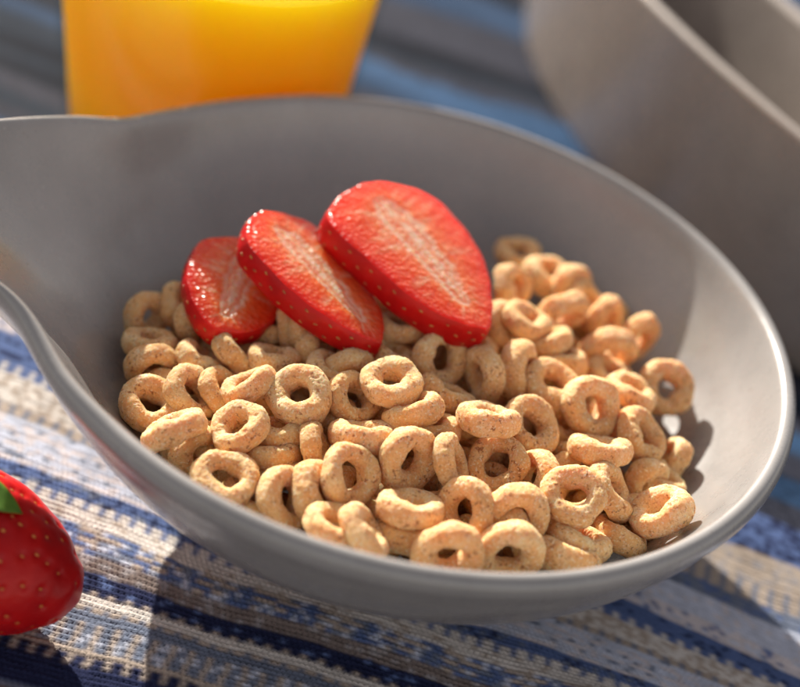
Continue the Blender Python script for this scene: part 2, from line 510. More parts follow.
# ---------------------------------------------------------------- oat rings
def ring_mesh(seed):
    r = random.Random(seed)
    NR, NT = 150, 60
    off = Vector((seed * 7.3, seed * 3.1, seed * 1.7))
    el = r.uniform(.02, .09); ph = r.uniform(0, 6.28)
    k3, p3 = r.uniform(.0, .06), r.uniform(0, 6.28)
    ax = r.uniform(1.12, 1.38)
    bend = r.uniform(-.05, .05)
    fat = r.uniform(.92, 1.14)
    verts = []
    for i in range(NR):
        t = 2 * math.pi * i / NR
        R = .428 * (1 + el * math.cos(2 * (t - ph)) + k3 * math.cos(3 * (t - p3)))
        n0 = noise.noise(Vector((math.cos(t) * 1.1, math.sin(t) * 1.1, 0)) + off)
        tube = .200 * fat * (1 + .24 * n0)
        cz = bend * math.cos(2 * t + ph) + .03 * noise.noise(Vector((math.cos(t), math.sin(t), 5)) + off)
        for j in range(NT):
            p = 2 * math.pi * j / NT
            cr, sr = math.cos(p), math.sin(p)
            # slightly squared, flat sided tube
            q = (abs(cr) ** 2.5 + abs(sr) ** 2.5) ** (-1 / 2.5)
            rr = R + tube * q * cr * (1.0 if cr > 0 else .95)
            z = cz + tube * ax * q * sr
            P = Vector((rr * math.cos(t), rr * math.sin(t), z))
            Nn = Vector((cr * math.cos(t), cr * math.sin(t), sr))
            d = .030 * noise.noise(P * 3.4 + off) + .012 * noise.noise(P * 11 + off) + .010 * noise.noise(P * 24 + off) + .011 * noise.noise(P * 46 + off)
            # small burst blisters
            b = noise.noise(P * 7.0 - off)
            if b > .38: d -= (b - .38) * .06
            P += Nn * d
            verts.append(P[:])
    return make_mesh('oat_ring', verts, grid_faces(NR, NT, True, True), [M_OAT])

RINGS = [
(-5.838, -0.959, -2.207, 0.83, -0.491, 0.265, 0.92, "oat ring farthest up the left wall, its hole turned to the right"),
(-5.267, -0.473, -2.074, 0.897, -0.042, 0.439, 0.92, "dim oat ring on edge between the left wall and the left strawberry slice"),
(-4.824, -0.954, -2.028, 0.954, 0.053, 0.295, 0.9, "oat ring on edge half tucked behind the left strawberry slice"),
(-5.445, -1.914, -2.122, -0.117, 0.354, 0.928, 0.95, "oat ring lying flat against the left wall, second from its top"),
(-5.154, -2.581, -2.206, 0.565, -0.819, -0.097, 0.98, "oat ring arching over its hole, third down the left wall"),
(-4.781, -3.779, -2.117, 0.089, -0.181, 0.979, 1.02, "wide open oat ring lowest against the left wall"),
(-4.073, -3.398, -1.84, 0.507, -0.056, 0.86, 1, "tilted oat ring with a long slanted hole overlapping the left wall rings"),
(-4.183, -2.217, -1.957, 0.264, 0.526, 0.808, 1, "oat ring seen edge on, sloping down to the right below the left strawberry slice"),
(-3.518, -2.01, -1.658, 0.694, 0.243, 0.678, 1, "rounded oat ring tucked under the bottom tip of the left strawberry slice"),
(-2.728, -2.038, -1.533, -0.07, 0.414, 0.908, 0.9, "oat ring tinted red below the middle strawberry slice"),
(-2.925, -3.272, -1.323, -0.664, 0.209, 0.718, 0.95, "crescent oat ring on its side, left of the big open ring under the middle slice"),
(-4.008, -4.834, -1.61, -0.651, 0.359, 0.669, 1.02, "brightest oat ring, seen edge on and sloping over the front left rim"),
(-3.513, -4.713, -2.156, 0.826, -0.508, 0.245, 0.95, "oat ring peeking out below the brightest ring at the front left rim"),
(-2.799, -4.463, -1.412, -0.491, -0.155, 0.857, 1, "oat ring with a slit hole slanting up right, above the front left rim"),
(-2.682, -5.714, -1.576, 0.032, -0.145, 0.989, 1.03, "oat ring with a round open hole touching the front left rim"),
(-2.098, -4.495, -1.817, -0.164, 0.511, 0.844, 1, "oat ring seen edge on behind the round ring at the front left rim"),
(-1.879, -3.401, -1.123, -0.289, -0.333, 0.898, 1.06, "large open oat ring standing alone below the middle strawberry slice"),
(-0.83, -2.882, -1.223, 0.428, -0.127, 0.895, 1, "C shaped oat ring right of the large open ring under the middle slice"),
(-0.168, -2.614, -0.78, -0.156, 0.017, 0.988, 1.02, "speckled oat ring tipped upward just below the tip of the middle strawberry slice"),
(-1.996, -1.32, -1.549, 0.902, -0.004, 0.433, 0.92, "red lit oat ring on edge right under the middle strawberry slice"),
(-2.608, -0.856, -1.557, 0.875, 0.051, 0.482, 0.9, "oat ring in the red shade between the left and middle strawberry slices"),
(-3.218, -0.884, -1.686, -0.049, 0.279, 0.959, 0.9, "oat ring lying flat under the gap of the left and middle strawberry slices"),
(-0.418, -3.926, -1.22, -0.163, 0.523, 0.837, 1.02, "pale oat ring seen flat edge on, below the C shaped ring"),
(-1.259, -4.321, -1.536, 0.891, 0.174, 0.42, 0.85, "small bright oat ring on edge left of the pale flat ring in the middle"),
(-0.457, -5.092, -1.234, 0.528, -0.431, 0.732, 1.04, "oat ring facing forward with a narrow hole, rightmost of three leaning rings at the front"),
(-0.954, -5.437, -1.628, 0.8, -0.061, 0.597, 1.03, "middle one of three leaning oat rings at the front left"),
(-1.498, -5.694, -1.678, 0.691, -0.229, 0.686, 1, "leftmost of three leaning oat rings at the front left"),
(-1.806, -4.755, -2.049, -0.253, 0.535, 0.806, 0.95, "oat ring lying flat behind the leftmost of the three leaning rings"),
(0.098, -6.314, -1.332, 0.684, 0.363, 0.633, 0.95, "bent looking oat ring sloping down to the front rim, under the narrow holed ring"),
(0.564, -4.298, -1.156, 0.636, -0.653, 0.411, 1.05, "thick oat ring leaning left with a dark slit hole in the heap's centre"),
(0.845, -5.467, -1.275, -0.072, 0.422, 0.904, 1.02, "saddle shaped oat ring resting on another flat ring near the front rim"),
(0.936, -5.682, -1.782, -0.138, 0.5, 0.855, 1.02, "flat oat ring directly beneath the saddle shaped ring"),
(1.866, -5.136, -1.252, -0.585, -0.644, 0.492, 1.02, "oat ring with its hole nearly closed and a bright crumb inside, near the front"),
(1.399, -4.095, -1.101, 0.849, 0.042, 0.527, 0.95, "upright oat ring on edge left of the ring with the glowing hole"),
(2.33, -3.583, -1.276, -0.172, -0.501, 0.848, 1.04, "oat ring facing forward with a glowing orange hole"),
(2.832, -4.893, -1.262, 0.074, -0.959, 0.274, 1.04, "open oat ring right of the ring with the nearly closed hole"),
(1.721, -6.279, -1.291, 0.22, -0.961, 0.168, 1.03, "left one of two arched oat rings standing at the front rim"),
(2.839, -5.76, -1.373, 0.141, -0.956, 0.256, 1.03, "right one of two arched oat rings standing at the front rim"),
(4.014, -5.183, -1.679, 0.043, 0.566, 0.823, 1.02, "oat ring lying on its side at the front rim, right of the two arches"),
(4.197, -4.753, -1.559, 0.104, 0.449, 0.887, 1.02, "oat ring sloping down right, just behind the one lying at the front rim"),
(3.858, -4.208, -0.973, 0.027, -0.332, 0.943, 1.07, "round oat ring facing forward with crumbs in its hole, right front of the heap"),
(3.17, -3.433, -1.492, -0.829, -0.527, 0.186, 1, "oat ring half hidden behind the round crumb holed ring"),
(5.079, -4.032, -1.865, 0.2, 0.501, 0.842, 0.95, "oat ring lying low beside the bowl wall, below the peanut shaped ring"),
(4.706, -3.395, -1.33, 0.701, 0.1, 0.706, 1.05, "peanut shaped oat ring on edge right of the round crumb holed ring"),
(4.383, -2.432, -1.165, -0.129, 0.513, 0.848, 1.05, "golden oat ring lying flat on top of the peanut shaped ring"),
(5.739, -3.597, -1.293, -0.632, 0.182, 0.753, 1.05, "bright C shaped oat ring at the right wall, nearest the sunlit glaze"),
(5.63, -2.225, -1.947, 0.62, -0.699, 0.356, 0.95, "oat ring tucked behind the bright C shaped ring at the right wall"),
(5.306, -1.323, -1.394, 0.572, -0.15, 0.806, 1.02, "oat ring on edge leaning left above the one at the right wall"),
(6.226, -1.002, -2.139, -0.93, -0.1, 0.353, 0.98, "oat ring leaning on the right wall behind the leftward leaning ring"),
(4.108, -1.194, -1.089, 0.375, -0.63, 0.68, 1.05, "upright oval oat ring with a tall narrow hole"),
(5.022, -0.06, -1.297, 0.163, 0.248, 0.955, 1, "oat ring half hidden behind the upright oval ring"),
(5.947, 0.932, -1.635, 0.103, -0.582, 0.807, 1.06, "round oat ring with a dark hole leaning against the right wall"),
(4.528, 1.566, -1.502, 0.272, -0.928, -0.255, 1.08, "domed oat ring arching up at the right rear of the heap"),
(5.265, 2.71, -1.718, 0.66, -0.751, 0.006, 1, "shaded oat ring behind the domed ring at the right rear wall"),
(3.279, 2.227, -1.305, 0.644, -0.744, -0.179, 1.06, "sunlit arching oat ring standing highest at the rear right"),
(3.011, 0.968, -1.294, -0.445, 0.335, 0.83, 1, "oat ring lying under the sunlit arching ring at the rear right"),
(3.207, -0.728, -1.163, 0.089, -0.153, 0.984, 1.05, "oat ring with an open oval hole left of the upright oval ring"),
(2.45, -0.596, -1.175, 0.855, -0.206, 0.476, 1.04, "upright oat ring on edge left of the open oval holed ring"),
(1.706, -1.067, -1.151, -0.81, -0.586, -0.019, 1.02, "disc like oat ring on edge below the lower tip of the right strawberry slice"),
(0.695, -0.978, -1.074, 0.459, -0.61, 0.646, 1.05, "round oat ring facing forward under the right strawberry slice"),
(0.998, -2.011, -1.228, 0.236, 0.466, 0.853, 1, "flat oat ring sloping down right below the round ring under the right slice"),
(0.429, -3.068, -0.986, -0.602, 0.354, 0.716, 1.02, "flat oat ring tilted up to the right below the speckled ring"),
(1.927, -2.862, -0.82, -0.114, 0.473, 0.874, 1.04, "flat oat ring with a sunny top lying above the ring with the glowing hole"),
(2.872, -2.206, -1.252, 0.339, -0.27, 0.901, 1.06, "wide C shaped oat ring right of the sunny topped flat ring"),
(0.835, -3.2, -1.253, -0.269, 0.41, 0.872, 0.95, "low oat ring between the thick leaning ring and the sunny topped flat ring"),
(-0.366, -1.149, -1.245, 0.236, 0.299, 0.924, 0.95, "oat ring half hidden behind the speckled ring, at the tip of the middle slice"),
(2.044, 5.087, -1.821, -0.117, -0.044, 0.992, 1, "farthest oat ring, in shade behind the right strawberry slice"),
(1.974, 2.705, -1.331, 0.78, -0.355, 0.516, 1, "shaded oat ring on edge touching the right side of the right strawberry slice"),
(2.824, 4.173, -1.644, 0.168, 0.022, 0.986, 1, "shaded oat ring second farthest back, left of the rear wall"),
(3.448, 3.792, -1.556, 0.779, -0.61, 0.144, 1, "shaded oat ring against the rear wall behind the sunlit arching ring"),
(1.961, 1.22, -1.384, 0.744, -0.23, 0.627, 0.95, "oat ring beside the lower right edge of the right strawberry slice"),
(2.419, 1.091, -0.988, 0.19, 0.164, 0.968, 0.95, "oat ring in the gap left of the sunlit arching ring"),
(4.38, 2.932, -1.571, 0.81, -0.574, 0.121, 0.95, "dark oat ring low at the rear wall, right of the sunlit arching ring"),
(-0.348, -0.397, -0.992, -0.085, 0.204, 0.975, 0.95, "oat ring in the dark gap between the middle and right strawberry slices"),
(5.933, -1.974, -1.926, 0.095, 0.141, 0.985, 0.9, None),
(3.4, 0.57, -1.471, -0.295, 0.29, 0.91, 0.95, None),
(1.38, -2.284, -1.719, -0.275, 0.421, 0.864, 0.95, None),
(-2.078, -4.042, -1.617, -0.226, 0.354, 0.907, 0.9, None),
(-1.199, -2.998, -1.708, -0.211, 0.174, 0.962, 0.9, None),
(1.16, -4.246, -1.86, -0.257, 0.226, 0.94, 0.9, None),
(3.503, -2.418, -1.738, -0.221, 0.364, 0.905, 1, None),
(3.635, -1.271, -1.805, 0.143, 0.13, 0.981, 0.95, None),
(-3.485, -3.184, -1.79, 0.549, 0.162, 0.82, 0.9, None),
(5.591, -3.149, -1.985, 0.099, 0.172, 0.98, 0.9, None),
(0.053, -2.666, -1.851, 0.213, 0.181, 0.96, 0.9, None),
(-1.476, -2.125, -1.36, 0.241, 0.164, 0.956, 0.9, None),
(2.39, -4.74, -2.307, 0.166, 0.234, 0.958, 0.95, None),
(3.593, -4.413, -2.34, 0.14, 0.221, 0.965, 0.95, None),
(0.289, -4.721, -2.123, 0.209, 0.24, 0.948, 0.95, None),
(-0.456, -6.295, -1.425, 0.225, 0.268, 0.937, 0.95, None),
(-2.167, -5.63, -2.094, -0.041, 0.277, 0.96, 0.95, None),
(4.644, 0.895, -1.681, 0.128, 0.076, 0.989, 0.95, None),
(0.415, -1.114, -1.762, 0.206, 0.139, 0.969, 0.95, None),
(1.29, 0.045, -1.292, 0.19, 0.097, 0.977, 0.95, None),
(-1.559, -3.13, -2.047, 0.243, 0.208, 0.947, 0.95, None),
(4.706, -0.707, -1.687, 0.123, 0.11, 0.986, 0.9, None),
(-3.359, -4.293, -2.15, 0.276, 0.254, 0.927, 0.9, None),
(3.805, 3.57, -2.661, 0.344, 0.93, 0.128, 1, None),
(1.759, -5.646, -2.105, 0.548, -0.062, -0.834, 1, None),
(0.178, -0.01, -1.518, -0.165, -0.18, 0.97, 1, None),
(1.575, -4.495, -3.384, 0.212, -0.024, 0.977, 1, None),
(-3.914, -1.21, -2.54, 0.067, -0.559, 0.827, 1, None),
(3.903, -3.864, -2.308, -0.42, -0.632, -0.651, 1, None),
(4.325, -2.682, -2.102, 0.718, 0.014, -0.696, 1, None),
(-2.909, -3.477, -2.732, 0.942, 0.321, 0.095, 1, None),
(-1.878, -1.541, -2.166, 0.326, 0.259, 0.909, 1, None),
(1.965, -2.593, -2.023, -0.417, 0.389, 0.821, 1, None),
(-0.111, 0.808, -2.016, 0.326, -0.728, 0.603, 1, None),
(5.371, -1.355, -2.259, 0, 0.634, -0.773, 1, None),
(3.411, 3.714, -2.573, -0.056, 0.351, -0.935, 1, None),
(-2.671, 0.238, -1.973, 0.18, -0.552, -0.814, 1, None),
(-2.074, -0.986, -1.288, 0.505, -0.317, 0.803, 1, None),
(-0.283, -4.578, -2.273, 0.763, 0.011, 0.647, 1, None),
(-3.695, -3.286, -3.101, -0.665, 0.746, -0.048, 1, None),
(1.292, 0.919, -2.295, -0.636, -0.322, 0.701, 1, None),
(-0.294, 1.753, -1.171, -0.76, -0.046, -0.648, 1, None),
(1.013, -3.771, -2.259, -0.156, 0.413, -0.897, 1, None),
(3.683, -1.664, -2.546, 0.53, 0.297, -0.794, 1, None),
(-1.741, -2.186, -2.714, -0.773, -0.44, -0.458, 1, None),
(-2.622, -2.643, -2.139, 0.468, 0.632, 0.618, 1, None),
(-4.247, -3.144, -2.854, -0.722, 0.601, 0.342, 1, None),
(-3.556, -0.684, -1.743, -0.358, -0.79, -0.498, 1, None),
(-3.05, 1.862, -2.169, 0.519, 0.458, 0.721, 1, None),
(-4.989, -2.181, -2.781, -0.125, -0.512, 0.85, 1, None),
(4.093, -3.413, -1.713, -0.32, -0.2, 0.926, 1, None),
(4.559, 4.154, -2.328, -0.28, -0.115, 0.953, 1, None),
(0.479, 0.404, -1.813, 0.362, 0.569, -0.739, 1, None),
(2.962, -4.976, -1.631, 0.805, 0.446, 0.392, 1, None),
(-4.147, -0.968, -2.348, 0.686, 0.483, 0.544, 1, None),
(-1.674, 0.114, -1.51, 0.991, -0.126, -0.043, 1, None),
(2.618, -0.717, -2.116, 0.06, 0.091, -0.994, 1, None),
(-0.942, -0.878, -1.708, 0.108, 0.497, 0.861, 1, None),
(4.005, 0.728, -2.386, -0.223, -0.932, 0.286, 1, None),
(0.756, 1.475, -1.459, -0.099, -0.529, 0.843, 1, None),
(3.577, -2.671, -2.347, -0.806, -0.11, 0.582, 1, None),
(1.134, 1.352, -1.49, -0.172, -0.314, -0.934, 1, None),
(1.956, -3.445, -2.836, 0.388, -0.922, 0.019, 1, None),
(-0.84, -5.606, -2.621, -0.587, 0.12, 0.8, 1, None),
(2.235, 0.321, -1.759, 0.195, -0.472, -0.86, 1, None),
(-1.8, -3.659, -2.519, -0.33, 0.354, 0.875, 1, None),
(2.219, -5.514, -2.538, 0.032, 0.314, 0.949, 1, None),
(1.602, -2.742, -2.155, 0.203, 0.343, -0.917, 1, None),
(-4.786, -2.944, -2.581, -0.193, 0.98, 0.051, 1, None),
(4.037, -0.056, -2.163, 0.282, -0.139, -0.949, 1, None),
(0.259, -4.335, -2.224, -0.951, -0.183, -0.251, 1, None),
(0.963, 0.383, -2.347, -0.605, -0.704, 0.371, 1, None),
(2.44, 1.653, -2.111, 0.709, -0.154, -0.688, 1, None),
(-1.731, -5.052, -2.937, 0.335, -0.895, -0.295, 1, None),
(0.758, -2.717, -2.601, 0.902, 0.419, 0.105, 1, None),
(-3.89, 1.22, -1.332, 0.427, 0.48, 0.766, 1, None),
(-4.08, 2.143, -2.064, -0.814, -0.426, 0.395, 1, None),
(-0.495, -3.417, -2.148, 0.635, 0.583, -0.507, 1, None),
(3.03, 1.003, -2.391, 0.864, 0.386, -0.324, 1, None),
(4.702, -2.557, -2.463, 0.496, -0.053, -0.867, 1, None),
(2.284, -3.684, -1.948, 0.225, -0.441, 0.869, 1, None),
(-0.365, -1.839, -2.144, 0.835, -0.524, -0.169, 1, None),
(-3.847, 0.585, -2.002, -0.181, 0.262, -0.948, 1, None),
(3.571, 2.123, -2.268, 0.233, 0.037, 0.972, 1, None),
(1.189, 2.13, -2.066, -0.302, -0.005, 0.953, 1, None),
(-2.664, -4.497, -2.844, 0.464, -0.77, -0.438, 1, None),
(3.888, 3.395, -1.674, 0.566, -0.228, 0.792, 1, None),
(3.489, 4.755, -2.202, 0.714, 0.686, -0.141, 1, None),
(-2.493, -0.513, -2.484, 0.081, -0.496, -0.864, 1, None),
(-4.745, -0.409, -2.999, -0.05, 0.075, -0.996, 1, None),
(4.546, 2.686, -2.614, 0.686, 0.164, 0.709, 1, None),
(-1.09, -0.108, -3.061, 0.083, 0.162, -0.983, 1, None),
(-1.161, -1.901, -1.454, -0.574, 0.812, 0.102, 1, None),
(1.297, -0.733, -2.448, 0.17, 0.751, -0.639, 1, None),
(-1.308, -1.19, -2.953, -0.934, -0.278, 0.223, 1, None),
(-1.191, 0.88, -2.124, -0.239, 0.941, -0.24, 1, None),
(3.557, -2.432, -3.194, -0.311, 0.322, 0.894, 1, None),
(-0.525, 1.747, -2.067, 0.434, 0.901, 0.015, 1, None),
(0.901, 1.866, -2.156, -0.538, 0.707, -0.459, 1, None),
(-3.074, 1.518, -1.909, -0.843, 0.39, 0.37, 1, None),
(-1.125, -0.56, -1.873, -0.672, -0.007, 0.74, 1, None),
(-2.146, 1.149, -1.616, 0.371, 0.423, -0.827, 1, None),
(0.15, 0.671, -0.982, 0.135, 0.063, 0.989, 1, None),
(-5.084, -1.24, -2.954, 0.351, 0.899, 0.261, 1, None),
(1.084, -5.277, -2.732, 0.242, -0.827, 0.507, 1, None),
(2.615, -1.116, -2.152, -0.807, -0.047, 0.589, 1, None),
(-0.895, 0.352, -1.942, 0.465, 0.885, 0.025, 1, None),
(-2.102, -3.381, -3.285, -0.136, 0.094, 0.986, 1, None),
(2.638, -2.01, -2.495, 0.391, -0.484, -0.783, 1, None),
(-3.764, -2.304, -2.413, -0.326, 0.38, 0.866, 1, None),
(-3.746, -4.272, -2.792, 0.494, 0.041, 0.869, 1, None),
(3.383, -1.377, -2.62, 0.573, 0.669, 0.473, 1, None),
]
ring_meshes = [ring_mesh(s + 1) for s in range(12)]
GROUP = 'oat rings heaped in the bowl'
BURIED = 'tan oat ring mostly buried under the other rings of the heap'
first = None
for i, (x, y, z, a, b, c, s, lab) in enumerate(RINGS):
    o = bpy.data.objects.new('oat_ring', ring_meshes[(i * 5 + i // 12) % 12])
    col.objects.link(o)
    nrm = Vector((a, b, c)).normalized()
    q = nrm.to_track_quat('Z', 'Y') @ Matrix.Rotation(random.uniform(0, 6.28), 3, 'Z').to_quaternion()
    if random.random() < .5:
        q = q @ Matrix.Rotation(math.pi, 3, 'X').to_quaternion()
    o.rotation_euler = q.to_euler()
    o.location = W(x, y, z)
    o.scale = (s, s, s * random.uniform(.94, 1.05))
    tag(o, lab or BURIED, 'cereal', GROUP if lab else 'buried oat rings')

# ---------------------------------------------------------------- strawberries
def half_width(x, pw=2.15, ex=.80):
    """profile of a strawberry: x from 0 (shoulder) to 1 (tip)."""
    x = min(max(x, 0.0), 1.0)
    sh = min(1.0, (x / .22)) if x < .22 else 1.0
    sh = math.sin(sh * math.pi / 2) ** .62
    tp = (1 - max(0.0, (x - .18) / .82) ** pw)
    return sh * max(tp, 0) ** ex

def slice_outline(n, L, Wd, seed, blunt):
    r = random.Random(seed)
    pts = []
    m = n // 2
    for k in range(m):
        t = .5 - .5 * math.cos(math.pi * k / m)
        pts.append(((t - .5) * L, half_width(t, *blunt) * Wd / 2))
    for k in range(m):
        t = .5 + .5 * math.cos(math.pi * k / m)
        pts.append(((t - .5) * L, -half_width(t, *blunt) * Wd / 2))
    out = []
    for i, (x, y) in enumerate(pts):
        a = 2 * math.pi * i / n
        d = 1 + .025 * math.sin(3 * a + seed) + .018 * math.sin(5 * a + 2 * seed) + .006 * math.sin(17 * a + seed)
        out.append((x * d, y * d))
    return out

def seed_shape(c, nrm, up, L, w, verts, faces, idx, mat):
    """a pip: small flattened teardrop lying on the skin."""
    nrm = nrm.normalized(); up = (up - nrm * up.dot(nrm)).normalized(); sd = nrm.cross(up)
    base = len(verts); NA, NB = 8, 5
    for i in range(NB + 1):
        ph = math.pi * i / NB
        for j in range(NA):
            t = 2 * math.pi * j / NA
            taper = 1 - .35 * math.cos(ph)
            P = c + up * (math.cos(ph) * L) + sd * (math.sin(ph) * math.cos(t) * w * taper) + nrm * (math.sin(ph) * math.sin(t) * w * .6)
            verts.append(P[:])
    for i in range(NB):
        for j in range(NA):
            faces.append((base + i * NA + j, base + i * NA + (j + 1) % NA, base + (i + 1) * NA + (j + 1) % NA, base + (i + 1) * NA + j)); idx.append(mat)

def slice_mesh(name, L, Wd, T, seed, blunt=(2.15, .80), bulge=.05):
    """a slab cut lengthwise out of a berry: two wet cut faces and a band of skin."""
    n = 128
    out = slice_outline(n, L, Wd, seed, blunt)
    rings = 26
    off = Vector((seed * 5.1, 2.2, 1.3))
    verts, faces, idx, uvs = [], [], [], []
    def core(x, y):      # the point on the core line a rim point shrinks to
        return (max(-.34 * L, min(.30 * L, x * .72)), 0.0)
    def curl(x, y):      # slices are never quite flat
        return .10 * (y / (Wd * .5)) ** 2 + .06 * (x / (L * .5)) ** 2
    def face(sgn):
        base = len(verts)
        for k in range(rings):
            d = k / (rings - 1)
            s = d ** .85
            for i, (x, y) in enumerate(out):
                cx, cy = core(x, y)
                px, py = cx + (x - cx) * s, cy + (y - cy) * s
                zz = sgn * T / 2
                if d > .96: zz -= sgn * .022 * ((d - .96) / .04) ** 2
                P = Vector((px, py, zz))
                bumps = .030 * noise.noise(P * 2.6 + off) + .014 * noise.noise(P * 8 + off) + .007 * noise.noise(P * 18 + off)
                dip = -.045 * math.exp(-((d - .10) / .13) ** 2)
                verts.append((px, py, zz + sgn * (bumps * .7 + dip) * (1 if d < .97 else .5) - curl(px, py)))
                uvs.append((d, i / n))
        for k in range(rings - 1):
            for i in range(n):
                a, b = base + k * n + i, base + k * n + (i + 1) % n
                c, e = a + n, b + n
                faces.append((a, c, e, b) if sgn > 0 else (a, b, e, c)); idx.append(0)
        return base + (rings - 1) * n
    r1 = face(1); r2 = face(-1)
    # the band of skin
    nb = 9
    loops = []
    for b in range(nb + 1):
        if b == 0: loops.append([r1 + i for i in range(n)]); continue
        if b == nb: loops.append([r2 + i for i in range(n)]); continue
        f = b / nb
        lp = []
        for i, (x, y) in enumerate(out):
            x0, y0 = out[i - 1]; x2, y2 = out[(i + 1) % n]
            nx, ny = -(y2 - y0), (x2 - x0)
            l = math.hypot(nx, ny) + 1e-9; nx, ny = nx / l, ny / l
            if nx * x + ny * y < 0: nx, ny = -nx, -ny
            g = bulge * math.sin(math.pi * f) ** .7 + .016 * noise.noise(Vector((x, y, f)) * 5 + off)
            lp.append(len(verts))
            X, Yy = x + nx * g, y + ny * g
            verts.append((X, Yy, T / 2 - .022 - (T - .044) * f - curl(x, y)))
            uvs.append((1.0, i / n))
        loops.append(lp)
    for b in range(nb):
        for i in range(n):
            faces.append((loops[b][i], loops[b + 1][i], loops[b + 1][(i + 1) % n], loops[b][(i + 1) % n])); idx.append(1)
    r = random.Random(seed)
    for row, fz in enumerate((.22, .5, .78) if T > .6 else (.32, .70)):
        step = 6
        for i in range(step // 2 * (row % 2), n, step):
            x, y = out[i]
            x0, y0 = out[i - 1]; x2, y2 = out[(i + 1) % n]
            nx, ny = -(y2 - y0), (x2 - x0); l = math.hypot(nx, ny) + 1e-9; nx, ny = nx / l, ny / l
            if nx * x + ny * y < 0: nx, ny = -nx, -ny
            g = bulge * math.sin(math.pi * fz) ** .7 - .004
            c = Vector((x + nx * g, y + ny * g, T / 2 - .022 - (T - .044) * fz - curl(x, y)))
            nvec = Vector((nx, ny, .5 - fz)); 
            seed_shape(c, nvec, Vector((1, 0, r.uniform(-.3, .3))), .055, .030, verts, faces, idx, 2)
    uvs += [(1.0, 0.0)] * (len(verts) - len(uvs))
    me = make_mesh(name, verts, faces, [M_FLESH, M_SKIN, M_SEED_DARK], idx)
    ev = np.zeros(len(me.edges) * 2, dtype=np.int32); me.edges.foreach_get('vertices', ev); ev = ev.reshape(-1, 2)
    on = lambda r0: ((ev >= r0) & (ev < r0 + n)).all(1)
    me.attributes.new('sharp_edge', 'BOOLEAN', 'EDGE').data.foreach_set('value', (on(r1) | on(r2)))
    uvl = me.uv_layers.new(name='section')
    li = np.zeros(len(me.loops), dtype=np.int32); me.loops.foreach_get('vertex_index', li)
    uvl.data.foreach_set('uv', np.asarray(uvs, dtype=np.float32)[li].ravel())
    return me

def place_frame(o, loc, nrm, along):
    z = Vector(nrm).normalized(); x = Vector(along); x = (x - z * x.dot(z)).normalized(); y = z.cross(x)
    o.rotation_euler = Matrix((x, y, z)).transposed().to_euler()
    o.location = W(*loc)

sl = link('strawberry_slice', slice_mesh('strawberry_slice', 4.7, 3.3, 0.72, 3, (2.3, .72)))
place_frame(sl, (-0.297, 0.855, -0.050), (0.1752, -0.0810, 0.9812), (0.7397, -0.6469, -0.1855))
tag(sl, 'largest strawberry slice, standing tilted at the right of the three on the oat rings', 'strawberry slice', 'strawberry slices on the cereal')
sl = link('strawberry_slice', slice_mesh('strawberry_slice', 4.15, 2.3, 0.64, 8, (2.3, .72)))
place_frame(sl, (-2.296, -0.448, -0.450), (0.2487, 0.0025, 0.9686), (0.8065, -0.5544, -0.2056))
tag(sl, 'middle strawberry slice with a white streaked core, tilted over the oat rings', 'strawberry slice', 'strawberry slices on the cereal')
sl = link('strawberry_slice', slice_mesh('strawberry_slice', 2.9, 2.35, 0.56, 14, (2.6, .68)))
place_frame(sl, (-4.041, -0.689, -1.100), (0.2034, -0.1341, 0.9699), (0.0398, -0.9886, -0.1450))
tag(sl, 'smallest strawberry slice, glistening, at the left and half behind the middle one', 'strawberry slice', 'strawberry slices on the cereal')


